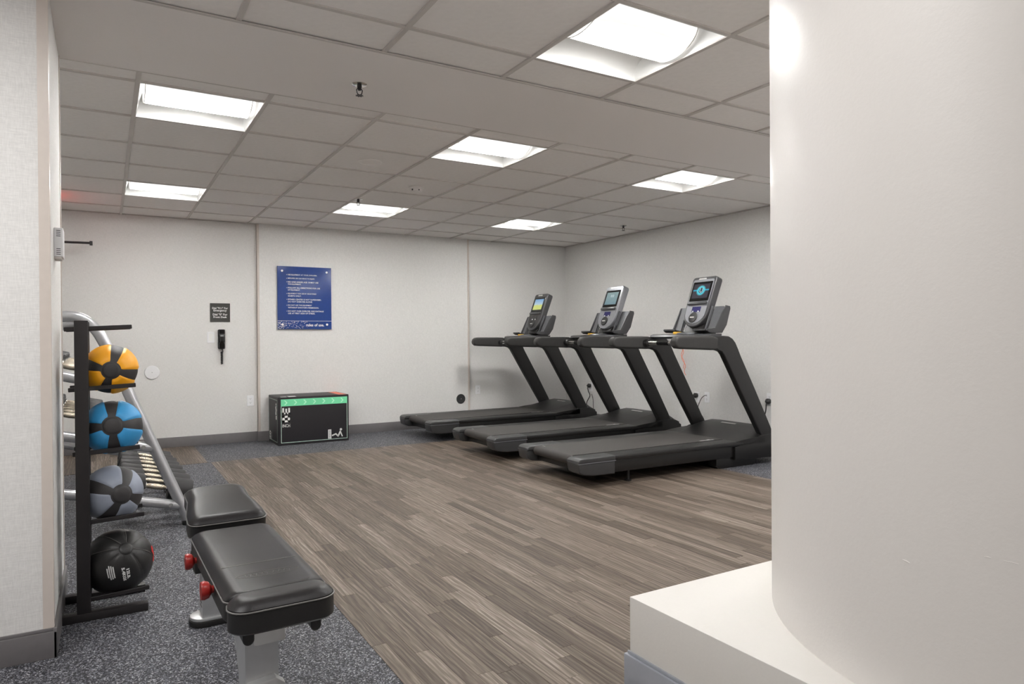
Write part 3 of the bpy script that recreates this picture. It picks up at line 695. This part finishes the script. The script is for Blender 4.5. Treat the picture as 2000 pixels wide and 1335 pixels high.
emit('red_glow', (255, 60, 40), 4)
xs = thing('exit_sign', 'small red lit sign under the ceiling in the alcove, seen only as a red glow', 'sign', (-.47, 7.2, H))
MB().box(-.012, .012, -.14, .14, -.19, -.02, .004).box(-.01, .01, -.03, .03, -.02, .0).build('case', 'white_plastic', xs)
MB().box(.0122, .0135, -.12, .12, -.175, -.035).build('lit_face', 'red_glow', xs, 0)

# ------------------------------------------------------------------ foam jump box
fb = thing('plyo_box', 'black foam jump box with a mint arrow stripe, against the back wall', 'exercise box', (1.935, 7.447, 0))
BW, BD_, BH = .378, .468, .508
MB().box(-BW, BW, 0, BD_, 0, BH, .006, 3).build('block', 'box_black', fb)
e = .0012
MB().box(-BW+.03, BW-.016, -e, -e/2, BH-.095, BH-.022).build('arrow_band', 'mint', fb, 0)
ch = MB()
for k in range(7):
    x = -BW+.085+k*.1; zc = BH-.0585
    ch.prism([(x-.022, zc+.024), (x-.008, zc+.024), (x+.014, zc), (x-.008, zc-.024), (x-.022, zc-.024), (x, zc)], -e*1.6, -e, 'xz')
ch.build('arrow', 'mint_pale', fb, 0)
fl = MB(); x0, x1, z0, z1 = -BW+.03, BW-.016, .026, BH-.095
fl.box(x0, x0+.006, -e, -e/2, z0, z1).box(x1-.006, x1, -e, -e/2, z0, z1).box(x0, x1, -e, -e/2, z0, z0+.006)
X_ = -BW-e; fl.box(X_, X_+e/2, .03, .034, .03, BH-.03).box(X_, X_+e/2, BD_-.034, BD_-.03, .03, BH-.03).box(X_, X_+e/2, .03, BD_-.03, .03, .034).box(X_, X_+e/2, .03, BD_-.03, BH-.034, BH-.03)
fl.build('border_line', 'line_pale', fb, 0)
t30 = MB()             # the figures 30 on their side, and INCH below
def block(x0, x1, z0, z1): t30.box(-BW+.045+x0*.078, -BW+.045+x1*.078, -e*1.4, -e, .245+z0*.15, .245+z1*.15)
for a in ((0, 1, .55, .68), (0, .22, .55, 1), (.40, .62, .55, .95), (.78, 1, .55, 1)): block(*a)
for a in ((0, 1, .0, .13), (0, 1, .32, .46), (0, .3, 0, .46), (.7, 1, 0, .46)): block(*a)
t30.build('figures', 'white_print', fb, 0)
put_text(text_mesh('INCH', width=.078, height=.034, bold=.01, align='CENTER'), 'inch_text', 'white_print', fb, FRONT(-BW+.084, -e*1.4, .208))
pg = MB()              # exercise pictogram: a block and a person leaning back
bx_ = .148; pg.box(bx_, bx_+.035, -e*1.4, -e, .035, .135)
def limb(p, q, r): 
    p, q = Vector((p[0], 0, p[1])), Vector((q[0], 0, q[1])); d = (q-p).normalized(); n_ = Vector((-d.z, 0, d.x))*r
    pg.prism([((p+n_).x, (p+n_).z), ((q+n_).x, (q+n_).z), ((q-n_).x, (q-n_).z), ((p-n_).x, (p-n_).z)], -e*1.4, -e, 'xz')
limb((.19, .066), (.236, .084), .0075); limb((.230, .086), (.262, .05), .0075); limb((.255, .052), (.285, .112), .0085); limb((.282, .108), (.305, .05), .006)
pg.cyl((.289, -e, .128), (.289, -e*1.4, .128), .013, seg=20)
pg.build('pictogram', 'white_print', fb, 0)
pk = MB()
for k in range(8): pk.box(bx_+.010, bx_+.026, -e*1.8, -e*1.4, .042+k*.011, .046+k*.011)
pk.build('pictogram_marks', 'box_black', fb, 0)
sp_ = MB()             # side face: another pictogram and figures
sp_.box(X_, X_+e/2, .06, .10, .27, .312).tube([(X_, .075, .41), (X_, .09, .40), (X_, .07, .37), (X_, .085, .34), (X_, .08, .32)], .006, 6).cyl((X_, .085, .43), (X_+.0005, .085, .43), .013, seg=14)
sp_.build('side_pictogram', 'white_print', fb, 0)
put_text(text_mesh('20', height=.075, width=.10, bold=.05, align='CENTER'), 'side_figures', 'white_print', fb, Matrix.Translation((X_-.0004, .385, .075)) @ Matrix.Rotation(-PI/2, 4, 'Z') @ Matrix.Rotation(PI/2, 4, 'X') @ Matrix.Rotation(PI/2, 4, 'Z'))
put_text(text_mesh('INCH', height=.022, width=.075, align='CENTER'), 'side_inch', 'white_print', fb, Matrix.Translation((X_-.0004, .315, .075)) @ Matrix.Rotation(-PI/2, 4, 'Z') @ Matrix.Rotation(PI/2, 4, 'X') @ Matrix.Rotation(PI/2, 4, 'Z'))
MB().box(BW-.10, BW-.016, .02, BD_-.02, BH, BH+e/2).build('top_band', 'coral', fb, 0)
MB().box(-BW+.12, -BW+.20, .03, .12, BH, BH+e/2).box(-BW+.04, -BW+.10, .03, .09, BH, BH+e/2).build('top_print', 'white_print', fb, 0)

# ------------------------------------------------------------------ ball rack and medicine balls
RKX, RKY = -.08, 3.335
rk = thing('ball_rack', 'black steel four tier ball rack beside the left wall end', 'ball rack', (RKX, RKY, 0))
FY, BYr = -.085, .085        # rod lines in front of and behind the balls (local y)
for nm, y in (('foot', -.095), ('foot', .155)):
    MB().box(-.075, .227, y-.022, y+.022, 0, .032, .003).build(nm, 'rack_black', rk)
for y in (-.092, .152):
    MB().box(-.024, .024, y-.022, y+.022, .032, 1.20, .003).build('post', 'rack_black', rk)
TIERS = (1.172, .930, .672, .392, .082)
for k, z in enumerate(TIERS):
    for y in (FY, BYr):
        p = [(-.0, y, z-.012), (.235, y, z+.004)]
        MB().box(.0, .237, y-.0075, y+.0075, z-.0085, z+.0085, .002, 1, Matrix.Translation((0, 0, -.006)) @ Matrix.Rotation(-.05, 4, 'Y')).build('rod', 'rack_black', rk)
    MB().box(-.022, .0, -.07, .13, z-.03, z-.005, .002).build('cross_piece', 'rack_black', rk)
def dirs(az, el):
    return Vector((math.cos(el)*math.sin(az), -math.cos(el)*math.cos(az), math.sin(el)))
def medicine_ball(label, mat, r, z, axis, twist, hub_r, name='medicine_ball'):
    o = thing(name, label, 'medicine ball', z, 0, 'medicine balls on the ball rack')
    n_ = axis.normalized(); a = (Vector((0, 0, 1))-n_*n_.z).normalized(); b = a.cross(n_)          # a up in the picture, b to the right
    def pt(th, ph, rr): return (n_*math.cos(th)+(a*math.cos(ph)+b*math.sin(ph))*math.sin(th))*rr
    core = MB(); bmesh.ops.create_uvsphere(core.b, u_segments=64, v_segments=40, radius=r-.0035)
    lab(core.build('core', 'ball_black', o, 60), 'black rubber bands between the coloured panels')
    th0, th1 = hub_r, PI-hub_r; nt, np_ = 26, 12
    for k in range(4):
        c0 = math.radians(twist+90*k); m_ = MB(); G = []
        for i in range(nt+1):
            th = th0+(th1-th0)*i/nt; row = []
            wb_ = math.radians(12)+math.radians(8)*(1-math.sin(th))
            for j in range(np_+1):
                ph = c0+wb_+(PI/2-2*wb_)*j/np_
                edge = i in (0, nt) or j in (0, np_)
                row.append(m_.b.verts.new(pt(th, ph, r-.0048 if edge else r)))
            G.append(row)
        for i in range(nt):
            for j in range(np_): m_.b.faces.new((G[i][j], G[i][j+1], G[i+1][j+1], G[i+1][j]))
        m_.build('panel', mat, o, 60)
    for s_ in (1, -1):
        hb_ = hub_r*.93
        pr = [(r*math.sin(q), r*math.cos(q)+(.0004 if q < hb_*.98 else -.005)) for q in [hb_*k/6 for k in range(6, -1, -1)]]
        MB().lathe(pr, (0, 0, 0), n_*s_, 36).build('hub_cap', 'ball_black', o, 60)
    return o
def rest(r, tier):           # height of a ball lying on the two rods
    c = r+.0085; return TIERS[tier]-.006+.002+math.sqrt(c*c-.085**2)+.001
toC = math.radians(0)
medicine_ball('orange and black medicine ball on the top tier of the rack', 'ball_orange', .1035, (.022, RKY, rest(.1035, 1)), dirs(.0, -.02), 15, math.radians(20))
medicine_ball('blue and black medicine ball on the second tier of the rack', 'ball_blue', .1135, (.028, RKY, rest(.1135, 2)), dirs(-.03, .16), -3, math.radians(20))
medicine_ball('grey and black medicine ball on the third tier of the rack', 'ball_grey', .1155, (.024, RKY, rest(.1155, 3)), dirs(.30, .10), 25, math.radians(20))
# soft black ball with printed weight on the lowest tier
r4 = .132; b4 = thing('medicine_ball', 'big soft black leather ball with white weight print on the lowest tier', 'medicine ball', (.042, RKY, rest(r4, 4)), 0, 'medicine balls on the ball rack')
ax4 = dirs(.25, .62); a4 = (Vector((0, 0, 1))-ax4*ax4.z).normalized(); c4 = a4.cross(ax4)
core = MB(); bmesh.ops.create_uvsphere(core.b, u_segments=48, v_segments=32, radius=r4-.0015); core.build('core', 'leather_ball', b4, 60)
for k in range(8):
    m_ = MB(); G = []; nt = 20
    for i in range(nt+1):
        th = .20+(PI-.40)*i/nt; row = []
        for j in range(7):
            ph = math.radians(45*k+12)+.022+(PI/4-.044)*j/6; edge = i in (0, nt) or j in (0, 6)
            rr = r4-.002 if edge else r4*(1+.004*math.sin(j/6*PI)); row.append(m_.b.verts.new((ax4*math.cos(th)+(a4*math.cos(ph)+c4*math.sin(ph))*math.sin(th))*rr))
        G.append(row)
    for i in range(nt):
        for j in range(6): m_.b.faces.new((G[i][j], G[i][j+1], G[i+1][j+1], G[i+1][j]))
    m_.build('panel', 'leather_ball', b4, 60)
for s_ in (1, -1): MB().lathe([(r4*math.sin(q), r4*math.cos(q)+.0002-(.0022 if q > .19 else 0)) for q in (.2, .185, .12, .06, 0)], (0, 0, 0), ax4*s_, 28).build('end_patch', 'leather_ball', b4, 60)
st = MB()
for k in (0, 1, 2, 7, 6):
    ph = math.radians(45*k+12); pts = [(ax4*math.cos(th)+(a4*math.cos(ph)+c4*math.sin(ph))*math.sin(th))*(r4+.0002) for th in [.2+.1*i for i in range(14)]]
    st.tube(pts, .0009, 5)
st.build('seam_stitching', 'stitch', b4)
def wrap(me, az, el, rot, r, name, mat, parent):
    n_ = dirs(az, el); u_ = (Vector((0, 0, 1))-n_*n_.z).normalized(); t_ = u_.cross(n_)*1.0
    c, s_ = math.cos(rot), math.sin(rot)
    b_ = bmesh.new(); b_.from_mesh(me); bmesh.ops.triangulate(b_, faces=b_.faces[:]); bmesh.ops.subdivide_edges(b_, edges=[e for e in b_.edges if e.calc_length() > .006], cuts=2); b_.to_mesh(me); b_.free()
    for v in me.vertices:
        x, y = v.co.x*c-v.co.y*s_, v.co.x*s_+v.co.y*c
        v.co = (n_*r+t_*x+u_*y).normalized()*(r*1.0055+.0006)
    me.materials.clear(); me.materials.append(M[mat]); o = bpy.data.objects.new(name, me); COL.objects.link(o); o.parent = parent; return o
wrap(text_mesh('12LB.', width=.046, height=.012, bold=.05), .235, -.005, -1.42, r4, 'weight_print', 'white_print', b4)
wrap(text_mesh('5.4KGS', width=.062, height=.012, bold=.05), .105, .05, -1.42, r4, 'weight_print', 'white_print', b4)
for k in range(4):
    ln_ = (.048, .056, .060, .040)[k]
    m_ = MB().box(-ln_/2, ln_/2, -.0022, .0022, 0, .0002).build('fine_print', 'white_print', b4, 0); me = m_.data; bpy.data.objects.remove(m_)
    wrap(me, -.135-.055*k, -.06-.004*k, -1.42, r4, 'fine_print', 'white_print', b4)
wrap(text_mesh('S', height=.07, width=.045, bold=.06), 1.25, .13, 0, r4, 'red_emblem', 'red', b4)

# ------------------------------------------------------------------ dumbbell rack and dumbbells
NYr, FYr = 4.60, 6.60
dr = thing('dumbbell_rack', 'silver tube three tier dumbbell rack behind the ball rack', 'dumbbell rack', (0, NYr, 0))
def front_leg(y):
    pts = [(.428, y, .022), (.40, y, .10), (.30, y, .352), (.20, y, .605), (.10, y, .858), (.03, y, 1.035), (-.005, y, 1.115), (-.04, y, 1.18), (-.09, y, 1.232), (-.15, y, 1.255), (-.24, y, 1.25), (-.32, y, 1.215), (-.38, y, 1.13), (-.42, y, 1.0), (-.50, y, .4), (-.55, y, .022)]
    return curve_pts(pts, 5)
for y in (0, FYr-NYr):
    fr_ = MB().tube(front_leg(y), .031, 18).build('end_frame', 'rack_silver', dr)
    for x in (.43, -.552): MB().cyl((x, y, 0), (x, y, .03), .036, seg=18, bev=.004).build('foot_cap', 'black_plastic', fr_)
    for zl, xe in ((.92, .1035), (.583, .2506), (.258, .3925)):
        xs_ = -.395-.08*(1-zl); za = zl-.235*(xs_+.2); zb = zl-.235*(xe+.2)
        tb = MB().tube([(xs_, y, za), (xe, y, zb)], .029, 16).build('tier_tube', 'rack_silver', dr)
        if y == 0:
            for q in (-.135, xe-.06):
                zz = zl-.235*(q+.2); MB().cyl((q, -.027, zz), (q, -.036, zz), .012, seg=12).cyl((q, -.036, zz), (q, -.041, zz), .007, seg=6).build('bolt', 'chrome', tb)
for zl, xc in ((.92, -.17), (.583, -.20), (.258, .265)):
    for q in (-.15, .10):
        x = xc+q*.972; zz = zl-.235*(x+.2)-.018
        MB().box(-.012, .012, .03, FYr-NYr-.03, -.014, .014, .003, 1, Matrix.Translation((x, 0, zz)) @ Matrix.Rotation(.231, 4, 'Y')).build('tier_rail', 'rack_silver', dr)
MB().box(-.02, .02, 0, FYr-NYr, -.02, .02, .004, 1, Matrix.Translation((-.53, 0, .18))).build('back_rail', 'rack_silver', dr)
protos = {}
def dumbbell(sc):
    if sc in protos: return dup(protos[sc])
    o = thing('dumbbell', '', 'dumbbell', (0, 0, 0), 0, 'dumbbells on the silver rack')
    hr, hl, gl = .062*sc, .125*sc, .125
    prof = [(.0135, -gl/2-.01), (.0145, -gl/2+.002), (.0125, -gl/2+.014), (.0155, -gl/2+.022), (.0165, -.028), (.0185, 0), (.0165, .028), (.0155, gl/2-.022), (.0125, gl/2-.014), (.0145, gl/2-.002), (.0135, gl/2+.01)]
    lab(MB().lathe(prof, (0, 0, 0), (1, 0, 0), 20).build('handle', 'knurl', o), 'knurled chrome handle')
    for s_ in (-1, 1):
        x = s_*(gl/2+.003)
        MB().lathe([(hr*.62, 0), (hr*.93, .006), (hr, .016), (hr, hl*.9), (hr*.92, hl*.98), (hr*.75, hl), (hr*.70, hl-.004), (0, hl-.004)], (x, 0, 0), (s_, 0, 0), 26).build('head', 'iron', o, 40)
        MB().lathe([(.022, 0), (.024, .004), (.022, .008)], (x-s_*.010, 0, 0), (s_, 0, 0), 18).build('collar', 'chrome', o)
    protos[sc] = o; return o
order = ('nearest', 'second', 'third', 'fourth', 'fifth', 'sixth', 'seventh', 'eighth')
def tier_row(zl, xc, ys, scs, words):
    for k, (y, sc) in enumerate(zip(ys, scs)):
        o = dumbbell(sc); hr = .062*sc
        x = xc; zz = zl-.235*(x+.2)-.018+.014+.003+hr
        n_ = Vector((.228, 0, .973))
        o.location = (x+n_.x*.0, y, zz+.002); o.rotation_euler = (0, .231, 0)
        o['label'] = words % order[k]
tier_row(.258, .265, [4.76+.2*k for k in range(8)], (1.1, 1.1, 1.05, 1.05, 1, 1, .92, .92), '%s dumbbell from the front end, on the lowest tier of the silver rack')
tier_row(.583, -.20, [5.25+.2*k for k in range(6)], (.92,)*6, '%s dumbbell along the middle tier of the silver rack, past its empty front end')
tier_row(.92, -.17, [4.76+.2*k for k in range(8)], (.85,)*8, '%s dumbbell from the front end, on the top tier of the silver rack')

# ------------------------------------------------------------------ bench
BX = .384
be = thing('weight_bench', 'black padded adjustable weight bench on silver legs in front of the racks', 'exercise bench', (BX, 2.3, 0), math.radians(.9))
OF = (BX, 2.3, 0)
def pad(name, outline, z0, z1, crown, mat_m=None, parent=be, ay=None):
    """an upholstered pad: side wall, piping seam and a rounded crown, from a plan outline"""
    xs_, ys_ = [p[0] for p in outline], [p[1] for p in outline]
    cx, cy, hw, hh = (min(xs_)+max(xs_))/2, (min(ys_)+max(ys_))/2, (max(xs_)-min(xs_))/2, (max(ys_)-min(ys_))/2
    if ay is not None: cy, hh = ay, hh*2
    def ins(d, z): return [(cx+(x-cx)*(1-d/hw), cy+(y-cy)*(1-d/hh), z) for x, y in outline]
    zs = z1-crown
    secs = [ins(.006, z0), ins(0, z0+.006), ins(0, zs-.003), ins(.003, zs)]
    m_ = MB().loft(secs); sd_ = m_.build(name, 'leather_side', parent, 40)
    top = MB().loft([ins(.003, zs-.001), ins(.001, zs+.005), ins(.008, zs+crown*.55), ins(.020, zs+crown*.88), ins(.032, z1), ins(.04, z1+.0008)])
    tp = lab(top.build('pad_cover', 'leather', sd_, 50), 'stitched black leather top')
    pp = MB().tube([Vector(p) for p in ins(-.0005, zs+.001)]+[Vector(ins(-.0005, zs+.001)[0])], .0022, 6).build('piping', 'piping', sd_)
    for o in (sd_, tp, pp):
        o.data.transform((mat_m or Matrix.Identity(4))); o.data.transform(Matrix.Translation(-Vector(OF))) 
    return sd_
PZ = .464
w2 = .132
pad('back_pad', rrect(BX-w2, BX+w2, 1.888, 2.60, .03), PZ-.075, PZ, .024, ay=1.888)
pad('back_pad_end', arc(BX+w2-.014, 1.868, .012, 0, 90, 3)+arc(BX-w2+.014, 1.868, .012, 90, 180, 3)+arc(BX-w2+.048, 1.842, .05, 180, 270, 6)+arc(BX+w2-.048, 1.842, .05, 270, 360, 6), PZ-.078, PZ+.002, .024, ay=1.88)
seat = arc(BX+w2-.034, .034, .034, -90, 0, 5)+[(BX+w2-.002, .10), (BX+w2-.022, .24)]+arc(BX+.062, .325, .05, 10, 90, 6)+arc(BX-.062, .325, .05, 90, 170, 6)+[(BX-w2+.022, .24), (BX-w2+.002, .10)]+arc(BX-w2+.034, .034, .034, 180, 270, 5)
pad('seat_pad', seat, -.075, 0, .024, Matrix.Translation((0, 2.625, PZ+.026)) @ Matrix.Rotation(math.radians(8), 4, 'X'))
# stitched line and embossed oval emblem on the back pad
MB().box(BX-.105, BX+.105, 2.118, 2.1215, PZ+.0006, PZ+.0016).build('stitch_line', 'stitch', be, 0, OF)
MB().tube([(BX+.085*math.cos(q*PI/24), 2.012+.021*math.sin(q*PI/24), PZ+.001) for q in range(49)], .0009, 5).build('oval_emblem', 'stitch', be, 40, OF)
MB().tube([(BX-.06+q*.003, 2.012+.009*math.sin(q*1.25)*(1 if q % 7 else .4), PZ+.001) for q in range(41)], .0008, 5).build('emblem_script', 'stitch', be, 40, OF)
# frame
MB().prism([(1.93, .30), (1.94, PZ-.077), (2.86, PZ-.077), (2.98, PZ-.06), (3.0, .30), (2.93, .285), (2.75, .315), (2.1, .315)], BX-.055, BX-.0+.03, 'yz', .008).build('spine', 'silver_paint', be, 30, OF)
fpz = [(PZ-.078, 1.935, 2.32), (.345, 1.935, 2.20), (.28, 1.935, 2.10), (.20, 1.935, 2.04), (.13, 1.93, 2.02), (.05, 1.925, 2.02)]
px_ = .352
MB().loft([[(px_-.043, a, z), (px_+.043, a, z), (px_+.043, b, z), (px_-.043, b, z)] for z, a, b in fpz]).build('front_post', 'silver_paint', be, 20, OF)
MB().prism([(px_-.056, .075), (px_+.056, .075), (px_+.054, .195), (px_+.03, .215), (px_-.04, .205), (px_-.054, .195)], 1.905, 1.94, 'xz', .006).build('foot_casting', 'silver_paint', be, 30, OF)
MB().prism(rrect(px_-.3, px_+.3, 1.90, 2.03, .06), .02, .075, 'xy', .01).build('front_foot', 'silver_paint', be, 30, OF)
for s_ in (-1, 1): MB().cyl((px_+s_*.24, 1.965, 0), (px_+s_*.24, 1.965, .022), .045, seg=20, bev=.004).build('rubber_pad', 'black_plastic', be, 35, OF)
lg = MB().cyl((px_+.004, 1.905, .162), (px_+.004, 1.9025, .162), .038, seg=32).build('red_badge', 'red', be, 35, OF)
MB().lathe([(.034, 0), (.034, .0012), (.029, .0012), (.029, 0)], (px_+.004, 1.9025, .162), (0, -1, 0), 32).lathe([(.02, 0), (.02, .0012), (.012, .0012), (.012, 0)], (px_+.004, 1.9025, .162), (0, -1, 0), 24).build('badge_ring', 'white_print', lg, 35, OF)
ry = 2.965
MB().loft([[(BX-.055+q*a, y+b_, z) for q, y in ((0, ry-.045), (1, ry-.045), (1, ry+.045), (0, ry+.045))] for z, a, b_ in ((.03, .085, 0), (.25, .085, -.02), (PZ-.08, .085, -.06))]).build('rear_post', 'silver_paint', be, 20, OF)
MB().prism(rrect(BX-.095, BX+.16, ry-.055, ry+.055, .05), .022, .034, 'xy', .003).build('rear_foot', 'silver_paint', be, 35, OF)
MB().prism(rrect(BX-.099, BX+.164, ry-.06, ry+.06, .053), 0, .022, 'xy', .004).build('rubber_foot', 'black_plastic', be, 35, OF)
lb = MB()
for k in range(6): lb.box(BX-.0556, BX-.055, ry-.03, ry+.02-.004*(k % 3), .07+k*.016, .074+k*.016)
lb.build('warning_label', 'slot_dark', be, 0, OF); lb = MB()
for k in range(5): lb.box(BX-.03, BX+.015-.006*(k % 2), ry-.0458, ry-.0452, .06+k*.015, .064+k*.015)
lb.build('warning_label', 'slot_dark', be, 0, OF)
for y, z in ((2.44, .435), (2.075, .455)):
    m_ = MB().lathe([(.010, 0), (.010, .03), (.022, .038), (.026, .05), (.024, .058), (.0, .06)], (BX-w2+.025, y, z-.03), (-1, 0, 0), 24)
    m_.build('red_pull_knob', 'red_knob', be, 35, OF)
    MB().cyl((BX-.05, y, z-.03), (BX-w2+.03, y, z-.03), .011, seg=14).build('knob_sleeve', 'chrome', be, 35, OF)
for s_ in (-.085, .085):
    MB().prism([(-.014, -.001), (-.014, -.026)]+[(.014*math.cos(math.radians(q)), -.026+.014*math.sin(math.radians(q))) for q in (200, 225, 250, 270, 290, 315, 340)]+[(.014, -.026), (.014, -.001)], 1.83, 1.92, 'xz', .002, 1, Matrix.Translation((BX+s_, 0, PZ-.0775))).build('pad_bracket', 'black_plastic', be, 35, OF)
MB().box(BX-w2+.004, BX-w2+.03, 2.52, 2.64, PZ-.13, PZ-.078, .006).build('hinge_bracket', 'black_plastic', be, 35, OF)
